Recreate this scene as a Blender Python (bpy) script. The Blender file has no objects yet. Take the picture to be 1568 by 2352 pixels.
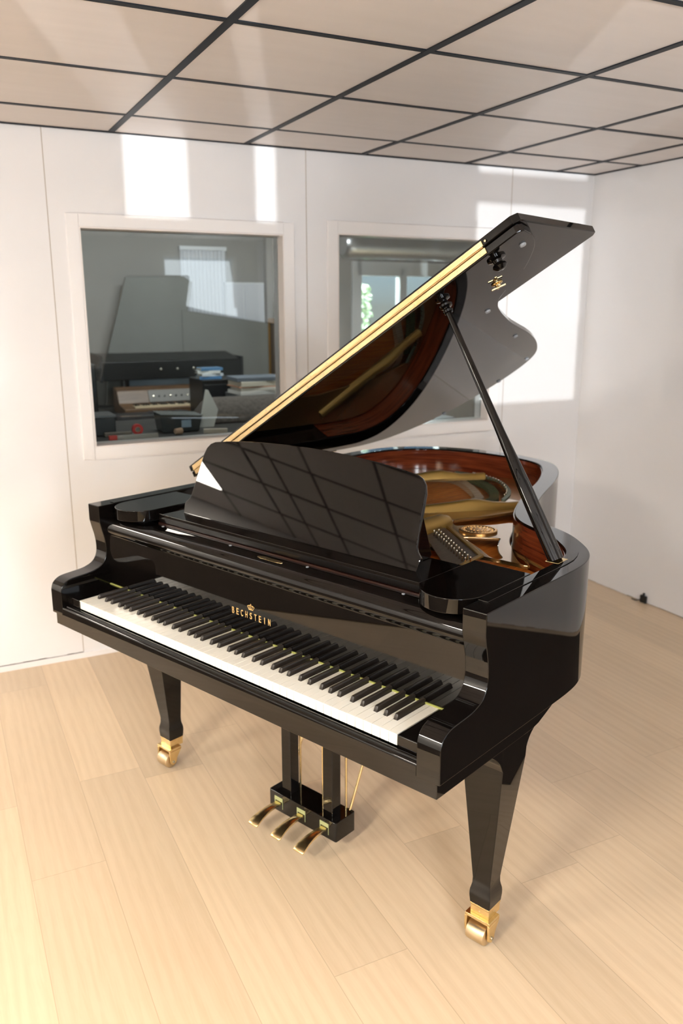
import bpy, bmesh, math, random
from mathutils import Vector, Matrix
random.seed(7)
S = bpy.context.scene
COL = S.collection
PI = math.pi

# ------------------------------------------------------------------ helpers
class MB:
    """collects geometry that becomes one mesh object"""
    def __init__(s): s.bm = bmesh.new(); s.mi = 0
    def face(s, vs):
        try:
            f = s.bm.faces.new(vs); f.material_index = s.mi; return f
        except ValueError: return None
    def box(s, x0, x1, y0, y1, z0, z1):
        v = [s.bm.verts.new(p) for p in ((x0,y0,z0),(x1,y0,z0),(x1,y1,z0),(x0,y1,z0),(x0,y0,z1),(x1,y0,z1),(x1,y1,z1),(x0,y1,z1))]
        for q in ((0,3,2,1),(4,5,6,7),(0,1,5,4),(1,2,6,5),(2,3,7,6),(3,0,4,7)): s.face([v[i] for i in q])
        return v
    def prism(s, poly, a, b, ax='z', fn=None):
        """closed 2D polygon swept from a to b along an axis (z: xy, x: yz, y: xz)"""
        def P(p, t):
            q = {'z': (p[0],p[1],t), 'x': (t,p[0],p[1]), 'y': (p[0],t,p[1])}[ax]
            return fn(q) if fn else q
        A = [s.bm.verts.new(P(p,a)) for p in poly]; B = [s.bm.verts.new(P(p,b)) for p in poly]
        n = len(poly)
        s.face(A[::-1]); s.face(B)
        for i in range(n): s.face([A[i],A[(i+1)%n],B[(i+1)%n],B[i]])
    def loft(s, loops, cap=True, closed=False):
        R = [[s.bm.verts.new(p) for p in l] for l in loops]
        n = len(R[0])
        for k in range(len(R)-1 + (1 if closed else 0)):
            A = R[k]; B = R[(k+1)%len(R)]
            for i in range(n): s.face([A[i],A[(i+1)%n],B[(i+1)%n],B[i]])
        if cap and not closed: s.face(R[0][::-1]); s.face(R[-1])
        return R
    def rod(s, p, q, r0, r1=None, n=12):
        p = Vector(p); q = Vector(q); r1 = r0 if r1 is None else r1
        d = (q-p).normalized(); u = d.orthogonal().normalized(); w = d.cross(u)
        s.loft([[c+(u*math.cos(2*PI*i/n)+w*math.sin(2*PI*i/n))*r for i in range(n)] for c, r in ((p,r0),(q,r1))])
    def tube(s, pts, r, n=8):
        pts = [Vector(p) for p in pts]; L = []
        for i, p in enumerate(pts):
            d = (pts[min(i+1,len(pts)-1)]-pts[max(i-1,0)]).normalized()
            u = d.cross(Vector((0,0,1)))
            u = u.normalized() if u.length > 1e-4 else d.orthogonal().normalized()
            w = d.cross(u)
            L.append([p+(u*math.cos(2*PI*k/n)+w*math.sin(2*PI*k/n))*r for k in range(n)])
        s.loft(L)
    def lathe(s, prof, o=(0,0,0), ax=(0,0,1), n=24):
        o = Vector(o); d = Vector(ax).normalized(); u = d.orthogonal().normalized(); w = d.cross(u)
        s.loft([[o+d*h+(u*math.cos(2*PI*i/n)+w*math.sin(2*PI*i/n))*max(r,1e-4) for i in range(n)] for r, h in prof])
    def xf(s, M):
        bmesh.ops.transform(s.bm, matrix=M, verts=s.bm.verts)
        return s
    def build(s, name, mat, parent=None, bevel=0, seg=2, smooth=35, loc=None):
        bmesh.ops.remove_doubles(s.bm, verts=s.bm.verts, dist=1e-6)
        bmesh.ops.recalc_face_normals(s.bm, faces=s.bm.faces)
        me = bpy.data.meshes.new(name); s.bm.to_mesh(me); s.bm.free()
        return finish(name, me, mat, parent, bevel, seg, smooth, loc)

def finish(name, me, mat, parent=None, bevel=0, seg=2, smooth=35, loc=None):
    for m in (mat if isinstance(mat,(list,tuple)) else [mat]): me.materials.append(m)
    o = bpy.data.objects.new(name, me); COL.objects.link(o)
    if parent: o.parent = parent
    if loc: o.location = loc
    if smooth:
        me.shade_smooth(); me.set_sharp_from_angle(angle=math.radians(smooth))
    if bevel:
        b = o.modifiers.new('bevel','BEVEL'); b.width = bevel; b.segments = seg; b.limit_method = 'ANGLE'
        b.angle_limit = math.radians(38); b.harden_normals = True; b.use_clamp_overlap = True
    return o

def flat2d(loops, z0, z1, bev=0):
    """mesh from 2D outline(s) with holes, extruded from z0 to z1"""
    cu = bpy.data.curves.new('t','CURVE'); cu.dimensions = '2D'; cu.fill_mode = 'BOTH'
    h = (z1-z0)/2
    cu.extrude = h-bev; cu.bevel_depth = bev; cu.bevel_resolution = 1; cu.offset = -bev
    for L in loops:
        sp = cu.splines.new('POLY'); sp.points.add(len(L)-1); sp.use_cyclic_u = True
        for i, p in enumerate(L): sp.points[i].co = (p[0],p[1],0,1)
    o = bpy.data.objects.new('t', cu); COL.objects.link(o)
    bpy.context.view_layer.update()
    dg = bpy.context.evaluated_depsgraph_get()
    me = bpy.data.meshes.new_from_object(o.evaluated_get(dg))
    bpy.data.objects.remove(o); bpy.data.curves.remove(cu)
    me.transform(Matrix.Translation((0,0,(z0+z1)/2)))
    return me

def crom(P, n=6, closed=False):
    P = [Vector(p) for p in P]; out = []; N = len(P)
    rng = range(N if closed else N-1)
    for i in rng:
        g = lambda k: P[k % N] if closed else P[min(max(k,0),N-1)]
        a,b,c,d = g(i-1),g(i),g(i+1),g(i+2)
        for k in range(n):
            t = k/n
            out.append(.5*((2*b)+(c-a)*t+(2*a-5*b+4*c-d)*t*t+(3*b-a-3*c+d)*t**3))
    if not closed: out.append(P[-1])
    return [tuple(v) for v in out]

def offset(path, d):
    """offset an open 2D path to its left by d"""
    out = []
    for i, p in enumerate(path):
        a = Vector(path[max(i-1,0)]); b = Vector(path[min(i+1,len(path)-1)])
        t = (b-a).normalized(); out.append((p[0]-t.y*d, p[1]+t.x*d))
    return out

def rrect(x0, x1, y0, y1, r, n=5):
    out = []
    for cx, cy, a in ((x1-r,y0+r,-PI/2),(x1-r,y1-r,0),(x0+r,y1-r,PI/2),(x0+r,y0+r,PI)):
        for k in range(n+1): out.append((cx+r*math.cos(a+k*PI/2/n), cy+r*math.sin(a+k*PI/2/n)))
    return out

def empty(name, loc=(0,0,0), rz=0):
    o = bpy.data.objects.new(name, None); COL.objects.link(o); o.location = loc; o.rotation_euler = (0,0,rz); o.empty_display_size = .1
    return o
def tag(o, label=None, cat=None, group=None, kind=None):
    for k, v in (('label',label),('category',cat),('group',group),('kind',kind)):
        if v: o[k] = v
    return o

# ------------------------------------------------------------------ materials
def mat(name, col, rough=.5, metal=0, ior=1.5, coat=0, spec=None, emis=None, es=0, trans=0):
    m = bpy.data.materials.new(name); m.use_nodes = True
    b = m.node_tree.nodes['Principled BSDF']
    b.inputs['Base Color'].default_value = (*col,1); b.inputs['Roughness'].default_value = rough
    b.inputs['Metallic'].default_value = metal; b.inputs['IOR'].default_value = ior
    b.inputs['Coat Weight'].default_value = coat; b.inputs['Coat Roughness'].default_value = .04
    b.inputs['Transmission Weight'].default_value = trans
    if spec is not None: b.inputs['Specular IOR Level'].default_value = spec
    if emis: b.inputs['Emission Color'].default_value = (*emis,1); b.inputs['Emission Strength'].default_value = es
    return m
def nt(m): return m.node_tree.nodes, m.node_tree.links, m.node_tree.nodes['Principled BSDF']
def noise_col(m, c0, c1, scale=(1,1,1), ns=5, detail=4, lo=.3, hi=.7, bump=0, rot=0):
    N, L, b = nt(m)
    tc = N.new('ShaderNodeTexCoord'); mp = N.new('ShaderNodeMapping'); nz = N.new('ShaderNodeTexNoise'); cr = N.new('ShaderNodeValToRGB')
    mp.inputs['Scale'].default_value = scale; mp.inputs['Rotation'].default_value = (0,0,rot)
    nz.inputs['Scale'].default_value = ns; nz.inputs['Detail'].default_value = detail
    cr.color_ramp.elements[0].position = lo; cr.color_ramp.elements[0].color = (*c0,1)
    cr.color_ramp.elements[1].position = hi; cr.color_ramp.elements[1].color = (*c1,1)
    L.new(tc.outputs['Object'], mp.inputs['Vector']); L.new(mp.outputs['Vector'], nz.inputs['Vector'])
    L.new(nz.outputs['Fac'], cr.inputs['Fac']); L.new(cr.outputs['Color'], b.inputs['Base Color'])
    if bump:
        bp = N.new('ShaderNodeBump'); bp.inputs['Strength'].default_value = bump; bp.inputs['Distance'].default_value = .002
        L.new(nz.outputs['Fac'], bp.inputs['Height']); L.new(bp.outputs['Normal'], b.inputs['Normal'])
    return m

BLACK = mat('black_polyester', (.0030,.0022,.0018), .015, ior=1.45)
BLACKSAT = mat('black_satin', (.007,.0065,.006), .35)
IVORY = mat('white_key_plastic', (.86,.83,.74), .16)
EBONY = noise_col(mat('ebony_wood', (.02,.015,.01), .33), (.010,.007,.005), (.035,.026,.019), (60,3,60), 6)
BRASS = noise_col(mat('polished_brass', (.8,.55,.2), .24, 1), (.76,.57,.28), (.86,.67,.36), (1,1,1), 40)
BRASSDULL = noise_col(mat('worn_brass', (.7,.5,.25), .36, 1), (.64,.50,.31), (.74,.60,.40), (1,1,1), 30)
HINGE = noise_col(mat('hinge_brass', (.85,.6,.25), .3, 1), (.74,.53,.25), (.90,.70,.40), (6,60,60), 3, 2)
PLATE = mat('bronze_plate', (.42,.24,.08), .25, .6, coat=.9)
PLATEGOLD = mat('gilded_iron', (.40,.25,.065), .40, .65)
MAHOG = noise_col(mat('mahogany', (.16,.03,.012), .14, coat=.35), (.085,.013,.005), (.23,.045,.014), (2,2,45), 3, 5)
SPRUCE = noise_col(mat('soundboard_wood', (.5,.17,.04), .55, spec=.1), (.52,.12,.016), (.82,.29,.05), (50,1.5,10), 3, 4, rot=.5)
BRIDGE = mat('bridge_wood', (.44,.35,.23), .45)
GREEN = noise_col(mat('green_felt', (.03,.07,.02), .9), (.016,.03,.012), (.06,.11,.025), (90,90,90), 2)
FELT = mat('lime_felt', (.42,.44,.12), .9)
STEEL = mat('steel_wire', (.45,.42,.36), .3, 1)
WIRE = mat('string_wire', (.20,.13,.07), .45, .8)
PIN = mat('nickel_pin', (.86,.80,.66), .2, 1)
RUBBER = mat('grey_rubber', (.30,.31,.32), .5)
GOLDLET = mat('gold_letter', (.92,.58,.22), .35, .55)
PINWOOD = noise_col(mat('pin_field', (.08,.06,.045), .45), (.045,.034,.025), (.13,.10,.075), (160,4,1), 5, 3, rot=.0)
WALL = noise_col(mat('white_laminate', (.81,.80,.80), .09, ior=1.5), (.795,.785,.785), (.82,.81,.81), (1,1,1), 1.5)
CEIL = noise_col(mat('ceiling_board', (.70,.64,.605), .42, ior=1.4), (.685,.625,.59), (.715,.655,.62), (1,6,1), 3)
GRID = mat('black_grid', (.006,.008,.012), .5, ior=1.35)
TRIMW = mat('white_trim', (.84,.815,.80), .3)
GAP = mat('dark_gap', (.05,.035,.022), .9)
LED = mat('led_panel', (.9,.9,.9), .4, emis=(1,.92,.79), es=1)
GREYW = noise_col(mat('grey_plaster', (.34,.325,.30), .8), (.32,.305,.285), (.36,.345,.32), (1,1,1), 2)

def glass_mat(name, ior):
    m = bpy.data.materials.new(name); m.use_nodes = True; N = m.node_tree.nodes; L = m.node_tree.links; N.clear()
    out = N.new('ShaderNodeOutputMaterial'); mx = N.new('ShaderNodeMixShader'); tr = N.new('ShaderNodeBsdfTransparent'); gl = N.new('ShaderNodeBsdfGlossy'); fr = N.new('ShaderNodeFresnel')
    fr.inputs['IOR'].default_value = ior; gl.inputs['Roughness'].default_value = .0; tr.inputs['Color'].default_value = (.93,.96,.95,1)
    L.new(fr.outputs[0], mx.inputs[0]); L.new(tr.outputs[0], mx.inputs[1]); L.new(gl.outputs[0], mx.inputs[2]); L.new(mx.outputs[0], out.inputs[0])
    return m
GLASS = glass_mat('window_glass', 1.55)

# ------------------------------------------------------------------ room frame (walls stand at an angle to the keyboard)
HC = 2.2586; TH = 1.18585565; GX, GY = .36338594, .07584114; T = .582; VB = 2.0874; UR = 2.5895
RM = Matrix.Translation((GX,GY,0)) @ Matrix.Rotation(TH, 4, 'Z')
def room(o):
    o.matrix_world = RM if not o.parent else o.matrix_world
    return o
def rbuild(mb, name, m, bevel=0, parent=None, smooth=35, kind='structure', seg=2):
    o = mb.build(name, m, parent, bevel, seg, smooth)
    if not parent:
        o.matrix_world = RM
        if kind: o['kind'] = kind
    return o
U0, V0, VEXT, UPART = -4.6, -3.0, 4.6, -1.15   # far left wall, wall behind the camera, left bay depth, partition

# floor -------------------------------------------------------------
def floor_mat():
    m = mat('oak_laminate', (.7,.5,.3), .30, ior=1.45); N, L, b = nt(m)
    tc = N.new('ShaderNodeTexCoord'); sx = N.new('ShaderNodeSeparateXYZ'); L.new(tc.outputs['Object'], sx.inputs[0])
    def M(op, a, b_=None, c=None):
        n = N.new('ShaderNodeMath'); n.operation = op
        for i, v in enumerate((a,b_,c)):
            if v is None: continue
            if isinstance(v,(int,float)): n.inputs[i].default_value = v
            else: L.new(v, n.inputs[i])
        return n.outputs[0]
    u = M('DIVIDE', M('ADD', sx.outputs[0], .258), .2045); iu = M('FLOOR', u); fu = M('FRACT', u)
    wn = N.new('ShaderNodeTexWhiteNoise'); wn.noise_dimensions = '1D'; L.new(iu, wn.inputs['W'])
    v = M('ADD', M('DIVIDE', sx.outputs[1], 1.29), M('MULTIPLY', wn.outputs['Value'], 7.31)); iv = M('FLOOR', v); fv = M('FRACT', v)
    wn2 = N.new('ShaderNodeTexWhiteNoise'); wn2.noise_dimensions = '2D'
    cb = N.new('ShaderNodeCombineXYZ'); L.new(iu, cb.inputs[0]); L.new(iv, cb.inputs[1]); L.new(cb.outputs[0], wn2.inputs['Vector'])
    # grain
    cg = N.new('ShaderNodeCombineXYZ'); L.new(M('MULTIPLY', sx.outputs[0], 74), cg.inputs[0])
    L.new(M('ADD', M('MULTIPLY', sx.outputs[1], 5.0), M('MULTIPLY', wn2.outputs['Value'], 40)), cg.inputs[1]); L.new(M('MULTIPLY', wn2.outputs['Value'], 17), cg.inputs[2])
    nz = N.new('ShaderNodeTexNoise'); nz.inputs['Scale'].default_value = 1.2; nz.inputs['Detail'].default_value = 7; nz.inputs['Distortion'].default_value = 1.1; L.new(cg.outputs[0], nz.inputs['Vector'])
    wv = N.new('ShaderNodeTexWave'); wv.wave_type = 'BANDS'; wv.bands_direction = 'X'; wv.inputs['Scale'].default_value = .12; wv.inputs['Distortion'].default_value = 9; wv.inputs['Detail'].default_value = 3; wv.inputs['Detail Scale'].default_value = .9
    L.new(cg.outputs[0], wv.inputs['Vector'])
    g = M('ADD', M('MULTIPLY', nz.outputs['Fac'], .75), M('MULTIPLY', wv.outputs['Fac'], .25))
    cr = N.new('ShaderNodeValToRGB'); e = cr.color_ramp.elements
    e[0].position = .28; e[0].color = (.645,.486,.318,1); e[1].position = .66; e[1].color = (.70,.54,.365,1)
    L.new(g, cr.inputs['Fac'])
    hv = N.new('ShaderNodeHueSaturation'); L.new(cr.outputs['Color'], hv.inputs['Color'])
    L.new(M('ADD', .93, M('MULTIPLY', wn2.outputs['Value'], .14)), hv.inputs['Value'])
    # seams
    su = M('LESS_THAN', M('MINIMUM', fu, M('SUBTRACT', 1, fu)), .006); sv = M('LESS_THAN', M('MINIMUM', fv, M('SUBTRACT', 1, fv)), .0009)
    seam = M('MAXIMUM', su, sv)
    mx = N.new('ShaderNodeMix'); mx.data_type = 'RGBA'; L.new(M('MULTIPLY', seam, .38), mx.inputs[0]); L.new(hv.outputs['Color'], mx.inputs[6]); mx.inputs[7].default_value = (.36,.24,.14,1)
    L.new(mx.outputs[2], b.inputs['Base Color'])
    bp = N.new('ShaderNodeBump'); bp.inputs['Strength'].default_value = .15; bp.inputs['Distance'].default_value = .0008
    L.new(M('SUBTRACT', M('MULTIPLY', g, .3), seam), bp.inputs['Height']); L.new(bp.outputs['Normal'], b.inputs['Normal'])
    return m
mb = MB(); mb.box(U0-.1, 4.1, V0-.12, 5.15, -.05, 0)
rbuild(mb, 'floor', floor_mat(), smooth=0)
ADDED_CARPET = noise_col(mat('added_dark_carpet', (.05,.034,.022), .95), (.038,.026,.017), (.068,.046,.03), (1,1,1), 160, 2)
mb = MB(); mb.box(U0, -1.95, V0, VEXT, 0, .006); rbuild(mb, 'floor_added_dark_left', ADDED_CARPET, .002)  # unseen dark carpet, added so the fallboard reflects dark
mb = MB(); mb.prism([(1.0,-2.6),(2.53,-2.6),(2.53,.42),(1.75,.42),(1.75,.0),(1.3,.0),(1.3,-.23),(1.0,-.23)], 0, .006); rbuild(mb, 'floor_added_dark_right', ADDED_CARPET, .002)  # unseen dark carpet, added and shaped to darken the reflection in the piano's side

# back wall with two window openings -----------------------------------
W1 = (-.155, .755, .970, 1.890); W2 = (1.030, 1.945, .962, 1.905)
WT = .11
def wall_with_holes(mb, u0, u1, z0, z1, holes, v0, v1):
    us = sorted({u0,u1,*[h[0] for h in holes],*[h[1] for h in holes]}); zs = sorted({z0,z1,*[h[2] for h in holes],*[h[3] for h in holes]})
    for a, b in zip(us, us[1:]):
        run = None
        for c, d in zip(zs, zs[1:]):
            hole = any(h[0] <= a and b <= h[1] and h[2] <= c and d <= h[3] for h in holes)
            if hole:
                continue
            mb.box(a, b, v0, v1, c, d)
mb = MB(); wall_with_holes(mb, UPART, UR+.1, 0, 2.55, [W1, W2], VB, VB+WT)
bmesh.ops.remove_doubles(mb.bm, verts=mb.bm.verts, dist=1e-5)
rbuild(mb, 'wall_back', WALL, smooth=0)
# panel joints of the laminate and the gap under the left panel
mb = MB()
for u in (-.272, .872, 2.040): mb.box(u-.0016, u+.0016, VB-.0006, VB+.004, .03 if u < 0 else .012, HC)
rbuild(mb, 'trim_1', mat('joint_line', (.40,.345,.28), .8), smooth=0)
mb = MB()
u = -1.15
while u < -.272:
    w = random.uniform(.015,.05); h = random.uniform(.0012,.0045)
    mb.box(u, min(u+w,-.272), VB-.0008, VB+.004, .0262, .0262+h); u += w
u = -.20
rbuild(mb, 'trim_2', GAP, smooth=0)
mb = MB(); mb.box(UPART, UR, VB-.007, VB, 0, .026)
rbuild(mb, 'baseboard_back', TRIMW, .0015)
mb = MB(); u = V0
while u < VB-.02:
    w = random.uniform(.02,.07); h = random.uniform(.001,.004) if random.random() < .7 else .0005
    mb.box(UR-.0015, UR+.004, u, min(u+w,VB-.02), .0005, .0005+h); u += w
rbuild(mb, 'trim_3', mat('dusty_gap', (.30,.23,.15), .9), smooth=0)

# other walls
mb = MB(); mb.box(UR, UR+.1, V0, VB, 0, 2.55); rbuild(mb, 'wall_right', WALL, smooth=0)
mb = MB(); mb.box(U0-.1, U0, V0-.12, VEXT, 0, 2.55); rbuild(mb, 'wall_left', WALL, smooth=0)
PANES = [(-1.947,-1.716,1.33,2.12),(-1.57,-1.45,1.33,2.12),(-.79,-.26,.75,1.467),(-.79,-.26,1.52,2.12),(1.55,2.35,.9,2.1)]
mb = MB(); wall_with_holes(mb, U0, UR+.1, 0, 2.55, PANES, V0-.12, V0)
bmesh.ops.remove_doubles(mb.bm, verts=mb.bm.verts, dist=1e-5)
rbuild(mb, 'wall_front', mat('front_wall_paint', (.60,.585,.57), .5), smooth=0)
mb = MB(); mb.box(UPART-.1, UPART, VB, VEXT+.1, 0, 2.55); rbuild(mb, 'wall_bay', WALL, smooth=0)
mb = MB(); mb.box(U0-.1, UPART-.1, VEXT, VEXT+.1, 0, 2.55); rbuild(mb, 'wall_bay_end', WALL, smooth=0)

# windows 1 and 2: lining, casing, glass
def window(n, W, cw):
    u0,u1,z0,z1 = W
    e = empty('window_%d' % n); e.matrix_world = RM; e['kind'] = 'structure'
    mb = MB()
    for a,b,c,d in ((u0-cw,u0,z0-cw,z1+cw),(u1,u1+cw,z0-cw,z1+cw),(u0,u1,z1,z1+cw),(u0,u1,z0-cw,z0)): mb.box(a,b,VB-.009,VB+.0,c,d)
    rbuild(mb, 'window_casing', TRIMW, .003, e)
    mb = MB(); t = .006
    for a,b,c,d in ((u0,u0+t,z0,z1),(u1-t,u1,z0,z1),(u0+t,u1-t,z1-t,z1),(u0+t,u1-t,z0,z0+t)): mb.box(a,b,VB-.009,VB+WT+.006,c,d)
    rbuild(mb, 'window_lining', mat('window_lining_paint_%d' % n, (.82,.765,.73), .35), .001, e)
    mb = MB(); mb.box(u0+t,u1-t,VB+.060,VB+.066,z0+t,z1-t); rbuild(mb, 'window_pane', GLASS, 0, e, smooth=0)
window(1, W1, .052); window(2, W2, .055)
for i, P in enumerate(PANES):
    e = empty('window_%d' % (i+3)); e.matrix_world = RM; e['kind'] = 'structure'
    mb = MB(); u0,u1,z0,z1 = P; t = .02
    for a,b,c,d in ((u0,u0+t,z0,z1),(u1-t,u1,z0,z1),(u0+t,u1-t,z1-t,z1),(u0+t,u1-t,z0,z0+t)): mb.box(a,b,V0-.08,V0-.04,c,d)
    rbuild(mb, 'window_frame', TRIMW, .002, e)

# ceiling: loose boards in a black grid, some boards are luminous panels
LEDS = [(-5,-3),(-7,0),(-7,5)]
mb = MB(); gb = MB(); hb = .0125
IU = range(-8, 5); 
ulines = [k*T for k in IU if U0 < k*T < UR]; 
vmax = lambda u: VB if u >= UPART-.1 else VEXT
vl = [k*T for k in range(-5, 8)]
cu = [U0]+ulines+[UR]
for a, b in zip(cu, cu[1:]):
    V1 = vmax((a+b)/2)
    cv = [V0]+[v for v in vl if V0 < v < V1-.001]+[V1]
    for c, d in zip(cv, cv[1:]):
        k = (math.floor(a/T+.5) if a > U0 else -8, math.floor(c/T+.5))
        if k in LEDS and b-a > .5 and d-c > .5: continue
        dz = random.uniform(0,.0025)
        mb.box(a+hb-.003 if a > U0 else a, b-hb+.003 if b < UR else b, c+hb-.005 if c > V0 else c, d-hb+.005 if d < V1 else d, HC+.004+dz, HC+.016+dz)
rbuild(mb, 'ceiling', CEIL, .0015)
for u in ulines: gb.box(u-hb, u+hb, V0, vmax(u-.02), HC+.002, HC+.012)
for v in vl:
    if V0 < v < VB: gb.box(U0, UR, v-hb*.85, v+hb*.85, HC+.0025, HC+.0115)
    elif VB <= v < VEXT: gb.box(U0, UPART-.1, v-hb*.85, v+hb*.85, HC+.0025, HC+.0115)
gb.box(U0, UR, VB-.012, VB, HC+.0, HC+.0115); gb.box(UR-.012, UR, V0, VB, HC, HC+.0115)
rbuild(gb, 'trim_4', GRID, smooth=0)
mb = MB(); mb.box(U0-.1, UR+.1, V0-.12, VB+WT, HC+.2, HC+.25); mb.box(U0-.1, UPART, VB+WT, VEXT+.1, HC+.2, HC+.25); rbuild(mb, 'trim_5', GAP, smooth=0)
for i, (a, c) in enumerate(LEDS):
    mb = MB(); mb.box(a*T+hb, (a+1)*T-hb, c*T+hb, (c+1)*T-hb, HC+.003, HC+.010)
    m = LED.copy(); m.name = 'led_panel_%d' % i
    m.node_tree.nodes['Principled BSDF'].inputs['Emission Strength'].default_value = (96, 62, 60)[i]
    o = rbuild(mb, 'ceiling_light', m, smooth=0, kind=None)
    tag(o, ['square luminous ceiling panel over the floor left of the camera','square luminous ceiling panel far left in front of the back wall','square luminous ceiling panel mirrored as a white triangle in the music desk'][i], 'ceiling light', 'luminous ceiling panels')

# black rubber plug at the foot of the right wall
mb = MB(); mb.box(-.012,.0,-.020,.020,0,.040); mb.lathe([(.006,0),(.006,.012),(.003,.016),(.0005,.017)], (-.006,.0,.039), n=10); mb.tube([(-.006,.012,.02),(-.016,.02,.012),(-.02,.04,.004),(-.02,.07,.0035)], .003)
o = mb.build('cable_plug', BLACKSAT, None, .003); o.matrix_world = RM @ Matrix.Translation((UR-.002,1.476,.0))
tag(o, 'small black cable plug on the floor against the right wall', 'plug')

# ------------------------------------------------------------------ the neighbouring room behind the windows
NF = VB+2.90   # its far wall
NW = (2.62, 3.55, .95, 1.90)
mb = MB(); wall_with_holes(mb, UPART, 4.1, 0, 2.75, [NW], NF, NF+.15); rbuild(mb, 'wall_next_back', GREYW, smooth=0)
mb = MB(); mb.box(4.0, 4.1, VB+WT, NF, 0, 2.75); rbuild(mb, 'wall_next_right', GREYW, smooth=0)
mb = MB(); mb.box(UPART, 4.1, VB+WT, NF+.15, 2.6, 2.75); rbuild(mb, 'ceiling_next', GREYW, smooth=0)
mb = MB(); mb.box(UR+.1, 4.1, VB, VB+WT, 0, 2.75); rbuild(mb, 'wall_next_front', GREYW, smooth=0)
WHITEP = mat('white_paint', (.80,.81,.83), .4)
e = empty('window_8'); e.matrix_world = RM; e['kind'] = 'structure'
mb = MB(); u0,u1,z0,z1 = NW
for a,b,c,d in ((u0-.04,u0+.05,z0,z1+.05),(u1-.05,u1+.04,z0,z1+.05),(u0,u1,z1-.07,z1+.05),(u0,u1,z0-.05,z0+.06),((u0+u1)/2-.035,(u0+u1)/2+.035,z0,z1)): mb.box(a,b,NF-.03,NF+.05,c,d)
rbuild(mb, 'window_frame', WHITEP, .004, e)
mb = MB(); mb.box(u0,u1,NF+.02,NF+.025,z0,z1); rbuild(mb, 'window_pane', GLASS, 0, e, smooth=0)

def rthing(name, label, cat, u, v, z=0, rz=0, group=None):
    o = empty(name); o.matrix_world = RM @ Matrix.Translation((u,v,z)) @ Matrix.Rotation(rz,4,'Z')
    return tag(o, label, cat, group)
def rpart(mb, name, m, parent, bevel=.002, **k): return mb.build(name, m, parent, bevel, **k)
def rone(mb, name, m, u, v, z, label, cat, rz=0, bevel=.002, group=None, rot=None):
    o = mb.build(name, m, None, bevel); M = RM @ Matrix.Translation((u,v,z)) @ Matrix.Rotation(rz,4,'Z')
    if rot: M = M @ rot
    o.matrix_world = M
    return tag(o, label, cat, group)
NB = VB   # offsets below are measured from the back wall
BENCHW = noise_col(mat('bench_top', (.10,.09,.08), .5), (.035,.032,.03), (.07,.065,.055), (1,1,1), 8)
# bench under the first window
t = rthing('workbench', 'dark workbench right behind the left window sill', 'workbench', .5, NB+.62)
mb = MB(); mb.box(-1.2,1.35,-.46,.26,.925,.965); rpart(mb, 'bench_top', BENCHW, t)
for x in (-1.1,1.25):
    for y in (-.40,.2):
        mb = MB(); mb.box(x-.03,x+.03,y-.03,y+.03,0,.925); rpart(mb, 'leg', BLACKSAT, t)
# table further back
t = rthing('side_table', 'low dark table behind the workbench under the keyboards', 'table', .68, NB+2.04)
mb = MB(); mb.box(-.66,.68,-.42,.56,.825,.86); rpart(mb, 'table_top', BENCHW, t)
for x in (-.6,.62):
    for y in (-.36,.5):
        mb = MB(); mb.box(x-.025,x+.025,y-.025,y+.025,0,.825); rpart(mb, 'leg', BLACKSAT, t)
# black stage piano on its stand
t = rthing('stage_piano', 'long closed black stage piano on a stand against the grey boards', 'keyboard', .81, NB+2.21, .86)
mb = MB(); mb.prism([(0,.208),(.38,.24),(.38,.375),(.34,.380),(.05,.345),(0,.338)], -.51, .50, 'x'); rpart(mb, 'case', BLACKSAT, t, .006)
LEATH = mat('black_leathercloth',(.02,.02,.021),.6)
for a, b, h in ((-.53,-.505,.385),(.495,.52,.355)):
    mb = MB(); mb.box(a,b,-.005,.39,.20,h); rpart(mb, 'end_cheek', LEATH, t, .006)
for x in (-.32,.21):
    mb = MB(); mb.box(x-.013,x+.013,.10,.13,0,.22); mb.box(x-.013,x+.013,.02,.36,.0,.03); rpart(mb, 'leg', BLACKSAT, t)
mb = MB(); mb.box(-.32,.21,.105,.125,.03,.05); rpart(mb, 'stretcher', BLACKSAT, t)
for x in (-.1,.02,.14):
    mb = MB(); mb.lathe([(.008,0),(.008,.006),(.004,.008)], (x,-.001,.28), (0,-1,0), 12); rpart(mb, 'knob', STEEL, t, 0)
# white panel leaning behind it
mb = MB(); mb.box(-.30,.30,-.01,.01,0,1.06); rone(mb, 'foam_sheet', mat('pale_blue_board',(.55,.62,.70),.5), 0.83, NB+2.64, 0, 'pale bluish sheet standing upright behind and beneath the black stage piano', 'board')
# wooden electric organ
WAL = noise_col(mat('walnut_veneer', (.17,.09,.045), .4), (.11,.055,.025), (.22,.125,.065), (1.5,12,12), 4)
t = rthing('electric_organ', 'brown wooden electric organ with grey control panel and cream keys', 'organ', .67, NB+2.04, .86)
mb = MB(); mb.prism([(-.22,.0),(.14,.0),(.14,.168),(.10,.172),(.02,.152),(-.03,.068),(-.22,.05)], -.31, .29, 'x'); rpart(mb, 'case', WAL, t, .004)
mb = MB(); mb.prism([(-.0335,.071),(.0145,.149),(.0105,.151),(-.0375,.073)], -.10, .285, 'x'); rpart(mb, 'control_panel', mat('grey_panel',(.20,.185,.165),.5), t, .001)
for k in range(9):
    mb = MB(); mb.lathe([(.006,0),(.006,.008),(.004,.010)], (-.07+k*.04,-.016,.108), (0,-.86,.5), 10); rpart(mb, 'knob', BLACKSAT if k % 3 else PIN, t, 0)
mb = MB()
for k in range(30): mb.box(-.235+k*.0175, -.235+k*.0175+.0165, -.19,-.06,.051,.062)
rpart(mb, 'keyboard', mat('cream_keys',(.72,.58,.38),.4), t, .001)
mb = MB()
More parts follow.
